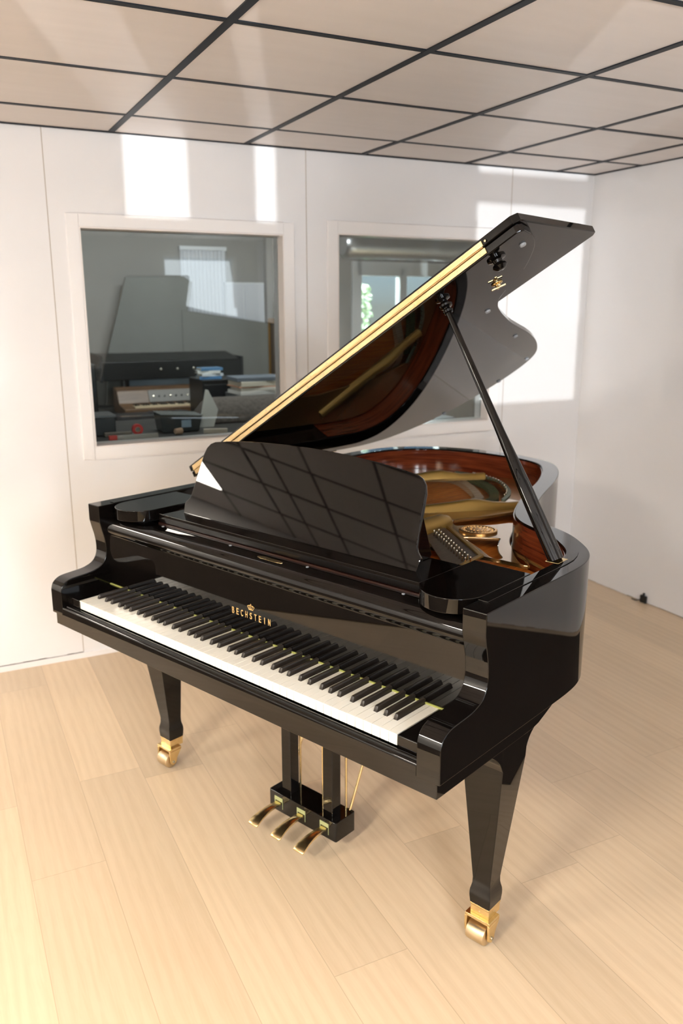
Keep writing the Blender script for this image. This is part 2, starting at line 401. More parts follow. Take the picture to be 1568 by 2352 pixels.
for k in range(30):
    if k % 7 not in (2,6): mb.box(-.235+(k+1)*.0175-.005, -.235+(k+1)*.0175+.005, -.135,-.06,.062,.071)
rpart(mb, 'sharp_keys', BLACKSAT, t, .001)
# grey slatted keyboard in front of it
t = rthing('portable_keyboard', 'flat dark grey portable keyboard with slatted speaker grille', 'keyboard', .52, NB+1.72, .86)
mb = MB(); mb.prism(rrect(-.26,.25,-.09,.08,.05), 0, .034); rpart(mb, 'case', mat('dark_grey_plastic',(.035,.034,.036),.5), t, .008)
mb = MB()
for k in range(9): mb.box(-.02+k*.026,-.02+k*.026+.012,-.06,.06,.033,.040)
rpart(mb, 'speaker_grille', mat('grille_grey',(.07,.07,.075),.5), t, .002)
# black cabinet with paperbacks, paper cabinet
t = rthing('black_cabinet', 'black cabinet right of the brown organ carrying small books', 'cabinet', .862, NB+1.45)
mb = MB(); mb.box(-.125,.125,-.15,.15,.02,1.128); rpart(mb, 'body', BLACKSAT, t, .004)
mb = MB(); mb.box(-.115,.115,-.156,-.15,.06,1.10); rpart(mb, 'door', mat('black_lacquer',(.012,.012,.013),.3), t, .002)
mb = MB(); mb.box(-.13,.13,-.155,.155,0,.02); rpart(mb, 'plinth', BLACKSAT, t)
bc = [(.10,.22,.38),(.70,.70,.66),(.62,.66,.70),(.10,.24,.45)]
for k in range(4):
    t = rthing('paperback_book', ['dark blue paperback, topmost of the small pile on the black cabinet','off-white paperback, second from top of the small pile on the black cabinet','pale grey paperback, third from top of the small pile on the black cabinet','bright blue paperback at the bottom of the pile on the black cabinet'][k], 'book', .81+(.004,-.008,.006,-.003)[k], NB+1.40, 1.129+(3-k)*.0175, (.05,-.08,.1,0)[k], 'paperbacks on the black cabinet')
    mb = MB(); mb.box(-.066,.070,-.046,.046,.0018,.0155); rpart(mb, 'pages', mat('pages',(.75,.71,.62),.8), t, 0)
    mb = MB(); mb.box(-.071,.072,-.048,.048,0,.0018); mb.box(-.071,.072,-.048,.048,.0155,.0173); mb.box(-.072,.072,-.0495,-.048,0,.0173); rpart(mb, 'cover', mat('cover_%d'%k,bc[k],.4), t, .0005)
t = rthing('filing_cabinet', 'grey filing cabinet under the tall stack of white papers', 'cabinet', 1.03, NB+1.12)
mb = MB(); mb.box(-.16,.17,-.14,.15,0,1.055); rpart(mb, 'body', mat('grey_steel',(.14,.14,.14),.5), t, .004)
for k in range(3):
    mb = MB(); mb.box(-.15,.16,-.148,-.14,.06+k*.33,.36+k*.33); d = rpart(mb, 'drawer', mat('drawer_grey_%d'%k,(.16,.16,.16),.45), t, .003)
    mb = MB(); mb.box(-.04,.05,-.160,-.148,.22+k*.33,.235+k*.33); rpart(mb, 'handle', STEEL, d, .002)
cols = [(.16,.18,.21),(.74,.68,.56),(.70,.36,.22),(.78,.74,.66),(.80,.78,.74)]
zz = 1.056
for k, h in enumerate((.024,.020,.006,.030,.024)):
    mb = MB(); dx = (.0,.012,-.006,.004,-.012)[k]
    mb.box(-.15+dx,.155+dx,-.11,.11,0,h-.001)
    rone(mb, 'document_folder', mat('paper_%d'%k,cols[4-k],.7), 1.02, NB+1.10, zz, ['white wad of papers at the bottom of the stack on the filing cabinet','cream folder, second from the bottom of the paper stack','thin orange folder in the middle of the paper stack','thick cream papers, second from the top of the paper stack','grey covered binder on top of the paper stack on the filing cabinet'][k] , 'papers', (.03,-.04,.02,.05,-.03)[k], .002, 'stacked papers on the filing cabinet')
    zz += h
# felt covered sloping cover
FG = noise_col(mat('grey_felt_cover', (.12,.10,.085), .95), (.095,.078,.066), (.16,.135,.115), (1,1,1), 60, bump=.3)
mb = MB()
rows = []
for zf, u0, u1, y0, y1 in ((0,-.17,.48,-.10,.22),(.035,-.166,.475,-.09,.215),(.09,-.125,.46,-.03,.19),(.110,-.105,.45,.02,.18),(.116,-.085,.43,.05,.16)):
    rows.append([(u0,y0,zf),(u1,y0,zf),(u1,y1,zf),(u0,y1,zf)])
mb.loft(rows); rone(mb, 'covered_amplifier', FG, .69, NB+.60, .965, 'grey felt covered sloping box on the workbench below the papers', 'box', 0, .012)
# white paper cone
mb = MB()
mb.loft([[(-.055,-.02,0),(.02,-.03,0),(.025,.02,0),(-.05,.02,0)],[(-.035,.0,.08),(.052,-.01,.085),(.055,.012,.085),(-.03,.016,.08)],[(-.004,.02,.19),(.012,.02,.185),(.012,.026,.185),(-.004,.026,.19)]])
mb.xf(Matrix.Shear('XZ', 4, (.0,0)) if False else Matrix.Identity(4))
rone(mb, 'paper_sheet', mat('white_paper',(.80,.79,.74),.8), .500, NB+.44, .965, 'crumpled white paper cone standing left of the grey felt cover', 'paper', .0, .004)
# plastic box with badge
t = rthing('plastic_tub', 'translucent grey plastic tub with a blue badge on the workbench', 'box', .325, NB+.38, .966)
mb = MB(); mb.loft([[(-.095,-.06,0),(.09,-.06,0),(.09,.07,0),(-.095,.07,0)],[(-.105,-.07,.088),(.105,-.07,.072),(.105,.08,.072),(-.105,.08,.088)]]); rpart(mb, 'body', mat('smoky_plastic',(.05,.055,.055),.15), t, .004)
mb = MB(); mb.loft([[(-.108,-.074,.089),(.108,-.074,.0735),(.108,.084,.0735),(-.108,.084,.089)],[(-.108,-.074,.094),(.108,-.074,.0785),(.108,.084,.0785),(-.108,.084,.094)]]); rpart(mb, 'lid', mat('smoky_lid',(.20,.21,.20),.25), t, .002)
mb = MB(); mb.box(-.003,.045,-.0745,-.066,.022,.058); rpart(mb, 'badge', mat('pale_blue_badge',(.30,.40,.50),.4), t, .001)
# left equipment and box
t = rthing('loudspeaker', 'tall black speaker at the left edge behind the window', 'speaker', .035, NB+1.35)
mb = MB(); mb.box(-.06,.058,-.1,.14,.0,1.25); rpart(mb, 'cabinet', BLACKSAT, t, .008)
for z, r in ((1.10,.034),(1.18,.018)):
    mb = MB(); mb.lathe([(r,0),(r,.006),(r*.8,.004),(r*.25,-.004),(.001,.0)], (0,-.1,z), (0,-1,0), 20); rpart(mb, 'speaker_cone', mat('cone_%d'%int(r*1000),(.05,.055,.06),.35), t, 0)
t = rthing('storage_box', 'black storage box with grey lid at the left end of the workbench', 'box', -.045, NB+.42, .966)
mb = MB(); mb.box(-.05,.055,-.07,.09,0,.085); rpart(mb, 'body', BLACKSAT, t, .004)
mb = MB(); mb.box(-.054,.059,-.074,.094,.085,.098); rpart(mb, 'lid', mat('lid_grey',(.13,.13,.13),.4), t, .004)
# tape roll, bars, cork
t = rthing('tape_roll', 'red tape roll standing on a wooden bar on the workbench', 'tape', .105, NB+.32, .966)
mb = MB(); R_ = mb.loft([[(r*math.cos(a), y, .026+r*math.sin(a)) for r, y in ((.026,-.012),(.026,.012),(.013,.012),(.013,-.012))] for a in [2*PI*k/24 for k in range(24)]], closed=True); rpart(mb, 'roll', mat('red_tape',(.55,.03,.025),.4), t, 0)
mb = MB(); mb.loft([[(r*math.cos(a), y, .026+r*math.sin(a)) for r, y in ((.0128,-.0125),(.0128,.0125),(.0105,.0125),(.0105,-.0125))] for a in [2*PI*k/24 for k in range(24)]], closed=True); rpart(mb, 'core', mat('card_core',(.40,.28,.18),.8), t, 0)
mb = MB(); mb.box(-.066,.062,-.012,.012,0,.020); rone(mb, 'wooden_bar', mat('grey_wood',(.22,.18,.14),.7), .012, NB+.31, .9655, 'greyish wooden bar left of the red tape roll', 'bar')
t = rthing('sharpening_stone', 'long pale bar with a red end lying along the window sill', 'bar', .057, NB+.20, .9655)
mb = MB(); mb.box(-.075,.118,-.010,.010,0,.020); rpart(mb, 'body', mat('pale_stone',(.36,.32,.28),.7), t)
mb = MB(); mb.box(-.112,-.075,-.011,.011,0,.021); rpart(mb, 'end_cap', mat('red_cap',(.62,.05,.03),.5), t)
mb = MB(); mb.lathe([(.012,-.02),(.014,-.018),(.016,.012),(.015,.018),(.0,.019)], (0,0,.016), (1,.3,0), 16); rone(mb, 'cork_stopper', mat('cork',(.50,.33,.22),.8), .285, NB+.235, .9655, 'pale cork stopper lying in front of the plastic tub', 'cork', 0, 0)
mb = MB(); mb.box(-.058,.058,-.012,.012,0,.022); rone(mb, 'white_block', mat('cream_block',(.74,.64,.52),.6), .46, NB+.2, .9655, 'cream block lying at the sill beside the piano music desk', 'block', -.28)
# grey boards standing in for the piano lid's reflection in the window glass
BG = noise_col(mat('grey_board', (.27,.265,.245), .85), (.255,.25,.23), (.285,.28,.26), (1,1,1), 3)
mb = MB(); mb.prism([(.30,0),(.43,1.25),(.59,1.785),(1.035,1.795),(1.095,1.755),(1.055,1.54),(1.20,0)], 0, .03, 'y'); rone(mb, 'reflection_board', BG, 0.02, NB+2.72, 0, 'tall grey tapered board added as a lid reflection behind the black stage piano', 'board', 0, .004)
mb = MB(); mb.prism([(1.00,0),(1.00,1.548),(1.715,1.442),(1.715,0)], 0, .010, 'y'); rone(mb, 'reflection_board', BG, 0.02, NB+2.708, 0, 'wide low grey board added as a lid reflection, sloping top edge beside the gold frame', 'board', 0, .004)
# white blind and doors added in place of bright reflections in the glass
BL = mat('reflection_white', (.68,.69,.72), .6)
t = rthing('reflection_blind', 'white pleated panel added as a window reflection behind the boards', 'reflection panel', 1.26, NF-.03)
mb = MB(); n = 24
mb.loft([[(-.185+k*.37/n, -.006 if k % 2 else .006, z) for k in range(n+1)]+[(.185,.012,z),(-.185,.012,z)] for z in (1.20,2.0)]); rpart(mb, 'pleated_panel', BL, t, 0, smooth=0)
mb = MB(); mb.box(-.19,.19,-.012,.016,2.0,2.03); rpart(mb, 'panel_rail', WHITEP, t)
t = rthing('reflection_doors', 'white two-door panel added as a bright reflection behind the boards', 'cupboard', 1.56, NF-.02)
mb = MB(); mb.box(-.145,.185,-.06,.015,1.0,1.76); rpart(mb, 'body', WHITEP, t)
for a, b in ((-.14,.0),(.012,.18)):
    mb = MB(); mb.box(a,b,-.075,-.06,1.02,1.745); d = rpart(mb, 'door', mat('reflection_door_%d'%int(a*100),(.72,.73,.78),.4), t, .004)
    mb = MB(); mb.lathe([(.008,0),(.008,.012),(.0,.014)], ((.12 if a < 0 else .15)-.14,-.075,1.4), (0,-1,0), 12); rpart(mb, 'knob', STEEL, d, 0)
mb = MB(); mb.box(-.035,.035,-.03,.03,0,2.6); rone(mb, 'column_duct', mat('beige_post',(.36,.34,.31),.6), 1.80, NF-.06, 0, 'beige square duct running up the far wall right of the added white doors', 'duct')
t = rthing('picture_frame', 'gilt picture frame leaning behind the paper stack', 'frame', 1.66, NB+2.40, 0, PI*.44)
mb = MB(); g = .035
for a,b,c,d in ((-.20,-.20+g,.0,1.48),(.20-g,.20,.0,1.48),(-.20+g,.20-g,1.48-g,1.48),(-.20+g,.20-g,.0,g)): mb.box(a,b,-.014,.014,c,d)
rpart(mb, 'frame', noise_col(mat('gilt',(.55,.28,.06),.35,.5),(.42,.20,.04),(.66,.36,.09),(60,60,2),3), t, .004)
mb = MB(); mb.box(-.17,.17,-.004,.004,.02,1.46); rpart(mb, 'backing', mat('brown_backing',(.16,.11,.07),.8), t)
t = rthing('poster_panel', 'pale green panel half hidden at the right edge of the left window', 'panel', 1.90, NB+2.62)
mb = MB(); mb.box(-.13,.2,-.012,.012,1.235,1.53); rpart(mb, 'panel', mat('mint_green',(.25,.50,.33),.6), t)
mb = MB(); mb.box(-.13,.2,-.02,.02,0,1.234); rpart(mb, 'stand', BLACKSAT, t)
# silver duct and outside bush
mb = MB()
pts = [(2.15+.05*k, NB+2.15, 2.03) for k in range(40)]
mb.loft([[(p[0]+.0, p[1]+r*math.cos(a), p[2]+r*math.sin(a)) for a in [2*PI*i/28 for i in range(28)]] for p, r in [((2.12,NB+2.15,2.03),.02),((2.121,NB+2.15,2.03),.085)]+[(q,.105 if i % 2 else .108) for i, q in enumerate(pts[:37])]])
o = rbuild(mb, 'ventilation_duct', mat('silver_foil',(.62,.62,.63),.3,.9), 0, None, 50, None); tag(o, 'fat silver ventilation duct hanging below the ceiling behind the right window', 'duct')
for k, x in enumerate((2.4,3.3)):
    mb = MB(); mb.rod((0,0,.1),(0,0,.58),.004); rone(mb, 'duct_hanger', STEEL, x, NB+2.15, 2.03, ['thin hanger rod near the end of the silver duct','thin hanger rod farther along the silver duct'][k], 'hanger', 0, 0)
mb = MB()
for k in range(1500):
    z = random.uniform(.1,1.78); r = .28*(1-abs(z-.7)/1.7)**.6; a = random.uniform(0,2*PI); q = random.uniform(.6,1)
    c = Vector((r*q*math.cos(a), r*q*math.sin(a), z)); d = Vector((random.gauss(0,1),random.gauss(0,1),random.gauss(0,1)+.5)).normalized()*.055; w = d.orthogonal().normalized()*.02
    v = [mb.bm.verts.new(p) for p in (c-d*.5, c+w, c+d*.5, c-w)]; mb.face(v)
t = rthing('conifer_bush', 'clipped green bush outside the neighbouring room window', 'bush', 2.98, NF+.75)
mb.build('foliage', noise_col(mat('leaf_green',(.10,.16,.07),.7),(.06,.10,.05),(.16,.24,.10),(1,1,1),9), t, 0, smooth=0)
mb = MB(); mb.rod((0,0,0),(0,0,1.2),.03,.01); mb.build('trunk', WAL, t)
mb = MB(); mb.box(1.2,6,NF+.15,9,-.1,-.05); o = rbuild(mb, 'ground_outside', noise_col(mat('grass',(.20,.28,.10),.9),(.16,.22,.08),(.25,.33,.13),(1,1,1),6), smooth=0)

# ------------------------------------------------------------------ GRAND PIANO
PNO = tag(empty('grand_piano'), 'glossy black grand piano with its lid propped open on the oak floor', 'piano')
ZT = .9615; ZB = .640
R0 = [(.735,.52),(.729,.585),(.712,.645),(.683,.697),(.640,.747),(.592,.792),(.541,.826),(.490,.852),(.440,.886),(.398,.937),(.364,1.002),(.330,1.08),(.291,1.18),(.255,1.29),(.216,1.41),(.168,1.53),(.110,1.64),(.043,1.728),(-.045,1.782),(-.150,1.810),(-.280,1.820),(-.410,1.808),(-.530,1.770),(-.630,1.70),(-.700,1.60),(-.731,1.48),(-.736,1.36)]
curve = crom([(.736,.44)]+R0+[(-.736,1.25)], 5)
OUT = [(.736,.20)]+curve+[(-.736,.20)]
INN = offset(OUT, .0585)
INN[0] = (.6775,.20); INN[-1] = (-.6775,.20)
CHEEK = [(.1285,ZT),(.1285,.91),(.1345,.885),(.1425,.852),(.1455,.82),(.1430,.797),(.135,.780),(.122,.7685),(.104,.7615),(.085,.7575),(.05,.7548),(.022,.7528),(.006,.7495),(-.008,.742),(-.0175,.731),(-.0225,.715),(-.0225,ZB)]
CH2 = [CHEEK[0],CHEEK[1]]+crom([(p[0],p[1],0) for p in CHEEK[1:-1]],3)[1:]+[CHEEK[-1]]
CH2 = [(p[0],p[1]) for p in CH2]
mb = MB(); bm = mb.bm
V = lambda p: bm.verts.new(p)
rings = []
for o_, i_ in zip(OUT, INN): rings.append([V((*o_,ZT)),V((*i_,ZT)),V((*i_,ZB)),V((*o_,ZB))])
for A, B in zip(rings, rings[1:]):
    for k in range(4): mb.face([A[k],B[k],B[(k+1)%4],A[(k+1)%4]])
for sgn, ring in ((1,rings[0]),(-1,rings[-1])):
    xo, xi = sgn*.736, sgn*.6775
    po = [V((xo,y,z)) for y, z in CH2]; pi = [V((xi,y,z)) for y, z in CH2]
    mb.face([ring[0]]+po+[ring[3]]); mb.face([ring[1]]+pi+[ring[2]])
    mb.face([ring[0],po[0],pi[0],ring[1]]); mb.face([ring[3],po[-1],pi[-1],ring[2]])
    for a in range(len(CH2)-1): mb.face([po[a],po[a+1],pi[a+1],pi[a]])
mb.build('rim', BLACK, PNO, .0022, 3, 30)

# inner veneer
VO = offset(OUT, .0592); VI = offset(OUT, .0625)
k0 = next(i for i, p in enumerate(OUT) if p[1] > .43); k1 = len(OUT)-2
mb = MB(); mb.loft([[(*VO[i],.80),(*VO[i],.955),(*VI[i],.955),(*VI[i],.80)] for i in range(k0,k1+1)])
mb.build('rim_veneer', MAHOG, PNO, 0, 2, 40)
# raised liner on the rim top, both sides
for sgn in (1,-1):
    mb = MB(); prof = [(.702,.187),(.702,.545)]+[(.699,.585),(.690,.622),(.6775,.655)]+[(.6775,.187)]
    mb.prism([(sgn*x,y) for x, y in prof], ZT+.0002, ZT+.0022); mb.build('rim_liner', BLACK, PNO, .0008, 2)
# keybed, key slip, key blocks
mb = MB(); mb.prism([(-.0165,.603),(.350,.603),(.375,.6035),(.400,.607),(.43,.617),(.47,.631),(.52,ZB),(-.0165,ZB)], -.726, .726, 'x'); mb.build('keybed', BLACK, PNO, .0012)
mb = MB(); mb.prism([(-.0215,ZB),(-.0215,.6615),(-.0205,.6655),(-.0180,.6680),(-.0145,.6690),(-.0135,.6690),(-.0125,.6720),(-.010,.6735),(-.0065,.6735),(-.0045,.6725),(-.0045,ZB)], -.677, .677, 'x'); mb.build('key_slip', BLACK, PNO, 0, 2, 40)
for a, b in ((-.677,-.6125),(.6125,.677)):
    mb = MB(); mb.box(a,b,-.002,.153,.641,.701); mb.build('key_block', BLACK, PNO, .0025, 3)
# keys ------------------------------------------------------------------
ZK = .7005; w = 1.222/52; YE = .1525; YH = .0480
noteoff = {'C':0,'D':1,'E':2,'F':3,'G':4,'A':5,'B':6}; shift = {'C':-.0035,'D':.0035,'F':-.0045,'G':0,'A':.0045}
whites = ['A','B']+list('CDEFGAB')*7+['C']
sharps = []
for i, nme in enumerate(whites):
    if nme in shift and i < 51: sharps.append(-.611+(i+1)*w+shift[nme])
HB = .0058
def white_mesh(lcut, rcut):
    g = .00055; x0, x1 = -w/2+g, w/2-g
    P = [(x0,0),(x1,0)]
    P += [(x1,YH-.001),(x1-rcut,YH-.001),(x1-rcut,YE)] if rcut > 0 else [(x1,YE)]
    P += [(x0+lcut,YE),(x0+lcut,YH-.001),(x0,YH-.001)] if lcut > 0 else [(x0,YE)]
    m_ = MB(); m_.prism(P, ZK-.0028, ZK)
    m_.box(x0+.0002,x1-.0002,.0012,YH-.002,.674,ZK-.0029)
    m_.box(x0+lcut+.0002,x1-rcut-.0002,YH-.002,YE,.674,ZK-.0029)
    bmesh.ops.recalc_face_normals(m_.bm, faces=m_.bm.faces)
    me = bpy.data.meshes.new('white_key'); m_.bm.to_mesh(me); m_.bm.free(); me.materials.append(IVORY); return me
cache = {}
for i, nme in enumerate(whites):
    x0 = -.611+i*w; lc = rc = 0
    for s_ in sharps:
        if abs(s_-x0) < w*.6: lc = max(0, s_+HB-x0)
        if abs(s_-(x0+w)) < w*.6: rc = max(0, x0+w-(s_-HB))
    key = (round(lc,5),round(rc,5))
    if key not in cache: cache[key] = white_mesh(*key)
    o = bpy.data.objects.new('white_key', cache[key]); COL.objects.link(o); o.parent = PNO; o.location = (x0+w/2,0,0)
    b = o.modifiers.new('bevel','BEVEL'); b.width = .0005; b.segments = 1; b.limit_method = 'ANGLE'
m_ = MB()
def sec(y, zt, wb, wt, r):
    zb = ZK-.004; return [(-wb/2,y,zb),(wb/2,y,zb),(wt/2,y,zt-r),(wt/2-r*.5,y,zt-r*.25),(wt/2-r*1.3,y,zt),(-wt/2+r*1.3,y,zt),(-wt/2+r*.5,y,zt-r*.25),(-wt/2,y,zt-r)]
m_.loft([sec(YH,ZK+.0005,.0105,.0100,.001),sec(YH+.0012,ZK+.0055,.0107,.0090,.0014),sec(YH+.0040,ZK+.0112,.0108,.0088,.0018),sec(YH+.0065,ZK+.0122,.0108,.0088,.0018),sec(YE,ZK+.0122,.0108,.0088,.0018)])
bmesh.ops.recalc_face_normals(m_.bm, faces=m_.bm.faces)
bk = bpy.data.meshes.new('black_key'); m_.bm.to_mesh(bk); m_.bm.free(); bk.materials.append(EBONY); bk.shade_smooth(); bk.set_sharp_from_angle(angle=math.radians(35))
for s_ in sharps:
    o = bpy.data.objects.new('black_key', bk); COL.objects.link(o); o.parent = PNO; o.location = (s_,0,0)
mb = MB(); mb.box(-.676,.676,.1500,.1535,ZK-.0005,ZK+.0035); mb.build('felt_strip', FELT, PNO)
# fallboard ------------------------------------------------------------
FBP = [(.1536,.7045),(.1536,.857),(.1536,.8645),(.1536,.8655),(.1530,.8690),(.1500,.872),(.1470,.878),(.1462,.886),(.1470,.895),(.1495,.903),(.1535,.909),(.1590,.9135),(.1655,.9165),(.1720,.9175),(.2235,.9175),(.2235,.705)]
mb = MB(); mb.prism(FBP, -.6765, .6765, 'x'); FB = mb.build('fallboard', BLACK, PNO, 0, 1, 40)
# lettering, spaced capitals and the crown
def letters(txt, x0, x1, z0, h, y):
    n = len(txt); mb = MB(); 
    for i, ch in enumerate(txt):
        cu = bpy.data.curves.new('t','FONT'); cu.body = ch; cu.size = 1; cu.extrude = .02; cu.offset = .012
        o = bpy.data.objects.new('t', cu); COL.objects.link(o); bpy.context.view_layer.update()
        me = bpy.data.meshes.new_from_object(o.evaluated_get(bpy.context.evaluated_depsgraph_get()))
        xs = [v.co.x for v in me.vertices]; ys = [v.co.y for v in me.vertices]
        cx = (min(xs)+max(xs))/2; wd = (.0085 if ch != 'I' else .0026)
        sx = wd/(max(xs)-min(xs)); sy = h/(max(ys)-min(ys)); c = x0+(x1-x0)*(i+.5)/n
        me.transform(Matrix(((sx,0,0,c-cx*sx),(0,0,-.02,y),(0,sy,0,z0-min(ys)*sy),(0,0,0,1))))
        mb.bm.from_mesh(me); bpy.data.objects.remove(o); bpy.data.curves.remove(cu); bpy.data.meshes.remove(me)
    return mb
o = letters('BECHSTEIN', -.087, .074, .7515, .0185, .1534).build('lettering', GOLDLET, FB, 0, 2, 0); o['label'] = 'row of gold capital letters'
mb = MB(); cx, cz = -.006, .7775
FY = .1540
bar = lambda p, q, r=.0007: mb.rod((cx+p[0],FY-.0003,cz+p[1]),(cx+q[0],FY-.0003,cz+q[1]), r, n=6)
mb.box(cx-.0085,cx+.0085,FY-.0009,FY+.0006,cz,cz+.0024)
for k in (-1,-.5,0,.5,1):
    x0, x1 = k*.0082, k*.0128; top = .0135-abs(k)*.0025
    bar((x0,.002),(x1,top-.002)); mb.lathe([(.0001,-.0012),(.0012,0),(.0001,.0012)], (cx+x1,FY-.0003,cz+top-.001), n=8)
bar((-.0128,.0095),(-.0064,.0128)); bar((-.0064,.0128),(0,.0118)); bar((0,.0118),(.0064,.0128)); bar((.0064,.0128),(.0128,.0095)); bar((0,.0125),(0,.0175)); bar((-.002,.0155),(.002,.0155))
o = mb.build('crown_emblem', GOLDLET, FB, 0, 2, 0); o['label'] = 'small gold crown above the letters'
me = flat2d([[(.031+.030*math.cos(a)+(.018 if math.cos(a) > 0 else -.018), .193+.0085*math.sin(a)) for a in [2*PI*k/28 for k in range(28)]]], .9176, .9184); finish('lock_plate', me, BRASS, FB)
for x in (-.46,-.15,.15,.46):
    mb = MB(); mb.lathe([(.004,0),(.004,.0015),(.0,.002)], (x,.212,.9174), n=10); mb.build('rubber_button', RUBBER, FB)
# action front rail hinted in the slot behind the fallboard
mb = MB(); mb.box(-.50,.50,.2245,.240,.905,.922); mb.build('hammer_rail', mat('dark_mahogany',(.022,.006,.003),.3), PNO)
# end plates with round noses
def plate_piece(sgn):
    c, hw = .5925, .0785; P = []
    for k in range(19):
        a = PI+PI*k/18; P.append((c+hw*math.cos(a), .226+.079*math.sin(a)*1.0))
    P += [(.671,.226),(.671,.424),(.514,.428)]
    P = [(sgn*x,y) for x, y in P]
    return P
for sgn in (1,-1):
    mb = MB(); mb.prism(plate_piece(sgn), .9262, .9612); mb.build('end_plate', BLACK, PNO, .0018, 3, 40)
    mb = MB(); mb.box(min(sgn*.54,sgn*.668),max(sgn*.54,sgn*.668),.20,.42,.9176,.9262); mb.build('end_plate_base', BLACKSAT, PNO)
# music desk -----------------------------------------------------------
mb = MB(); mb.box(-.4955,.4955,.2248,.402,.9245,.9502); DS = mb.build('desk_shelf', BLACK, PNO, .0015, 3)
mb = MB(); mb.box(-.49,.49,.402,.47,.92,.9245); mb.build('shelf_slide', BLACKSAT, PNO)
tl = math.radians(20.8); ct, st = math.cos(tl), math.sin(tl)
half = [(.445,0),(.449,.030),(.4475,.036),(.440,.043),(.433,.050),(.4295,.060),(.4265,.09),(.4205,.165),(.4185,.19),(.411,.212),(.398,.226),(.380,.2335),(.330,.2405),(.26,.248),(.17,.2545),(.08,.258),(0,.259)]
ol = [(x,h) for x, h in half]+[(-x,h) for x, h in half[-2::-1]]
me = flat2d([ol], -.006, .006, .0022)
Md = Matrix.Translation((0,.2795,.9503)) @ Matrix(((1,0,0,0),(0,st,-ct,0),(0,ct,st,0),(0,0,0,1))) @ Matrix.Translation((0,0,-.006))
me.transform(Md); DK = finish('music_desk', me, BLACK, PNO, 0, 2, 40); DK.data.set_sharp_from_angle(angle=math.radians(25))
for x in (-.392,.392):
    mb = MB(); mb.prism([(.302,.975),(.352,1.085),(.358,1.085),(.405,.958),(.398,.9505),(.300,.9505)], x-.010, x+.010, 'x'); mb.build('desk_support', BLACK, DK, .002)
    mb = MB(); mb.lathe([(.0,-.014),(.006,-.014),(.006,.014),(.0,.014)], (x+.02,.2985,.962), (1,0,0), 12); mb.build('desk_hinge', STEEL, DK)
# soundboard, plate, strings ------------------------------------------
IN65 = offset(OUT, .066)
ins = [p for p in IN65 if p[1] > .56]
base = [(p[0],p[1]) for p in ins]
mb = MB(); mb.prism(base+[(-.66,.56),(.66,.56)], .828, .838); mb.build('soundboard', SPRUCE, PNO, 0, 2, 0)
mb = MB(); mb.box(-.655,.655,.43,.60,.80,.868); mb.build('pin_block', MAHOG, PNO)
hole1 = crom([(.207,.862),(.281,.910),(.296,.913),(.304,.897),(.332,.84),(.371,.782),(.404,.746),(.403,.728),(.375,.733),(.308,.784),(.216,.845)], 4, True)
hole2 = crom([(.062,1.010),(.10,1.10),(.147,1.235),(.165,1.255),(.180,1.245),(.222,1.120),(.215,1.10),(.183,1.036),(.12,.972),(.101,.962)], 3, True)
arc = [(-.40,1.705),(-.31,1.711),(-.287,1.706),(-.227,1.690),(-.164,1.664),(-.093,1.599),(-.025,1.516),(.010,1.451),(.036,1.372)]
hole3 = crom(arc,3)+[(.022,1.335),(-.14,1.085),(-.30,.86),(-.52,.86),(-.52,1.20),(-.47,1.50)]
hole4 = crom([(.279,1.090),(.325,.945),(.362,.868),(.415,.790),(.474,.727),(.500,.735),(.448,.800),(.392,.882),(.352,.965),(.308,1.090)], 3, True)
hole5 = [(-.57,1.0),(-.57,1.45),(-.55,1.56),(-.47,1.65),(-.455,1.60),(-.50,1.45),(-.56,1.0)]
ins2 = [p for p in offset(OUT, .068) if p[1] > .60]
me = flat2d([ins2+[(-.655,.60),(.655,.60)], hole1, hole2, hole3, hole4], .861, .872, .003)
PL = finish('cast_iron_plate', me, PLATE, PNO, 0, 2, 30)
def strut(a, b, prof, name, half=.016):
    a = Vector((*a,0)); b = Vector((*b,0)); d = (b-a); n = Vector((-d.y,d.x,0)).normalized()
    mb = MB(); L = []
    for t, z in prof:
        c = a+d*t
        L.append([tuple(c-n*half*1.3+Vector((0,0,.866))), tuple(c+n*half*1.3+Vector((0,0,.866))), tuple(c+n*half+Vector((0,0,z-.006))), tuple(c+n*half*.5+Vector((0,0,z))), tuple(c-n*half*.5+Vector((0,0,z))), tuple(c-n*half+Vector((0,0,z-.006)))])
    mb.loft(L); return mb.build(name, PLATEGOLD, PL, 0, 2, 50)
strut((-.40,.607), (.160,1.358), [(0,.893),(.30,.895),(.571,.896),(.68,.903),(.74,.909),(.78,.908),(.84,.897),(.90,.8915),(.95,.892),(1,.894)], 'plate_strut')
strut((-.62,1.25), (-.250,1.694), [(0,.893),(.4,.895),(.51,.897),(.60,.904),(.67,.906),(.74,.900),(.82,.8905),(.92,.8895),(1,.891)], 'plate_strut')
mb = MB()
L = []
for k in range(13):
    t = k/12; c = Vector((.066-.02*t+.012*t, .962-.36*t, .872)); r = .033*(1 if k else .7); 
    L.append([(c.x+r*math.cos(a)*(1.05), c.y-(.012 if not k else 0)*0+.0*math.sin(a), c.z+.036*math.sin(a)*(1 if k else .75)) for a in [PI*i/10 for i in range(11)]])
mb.loft(L); mb.build('plate_nose', PLATEGOLD, PL, 0, 2, 50)
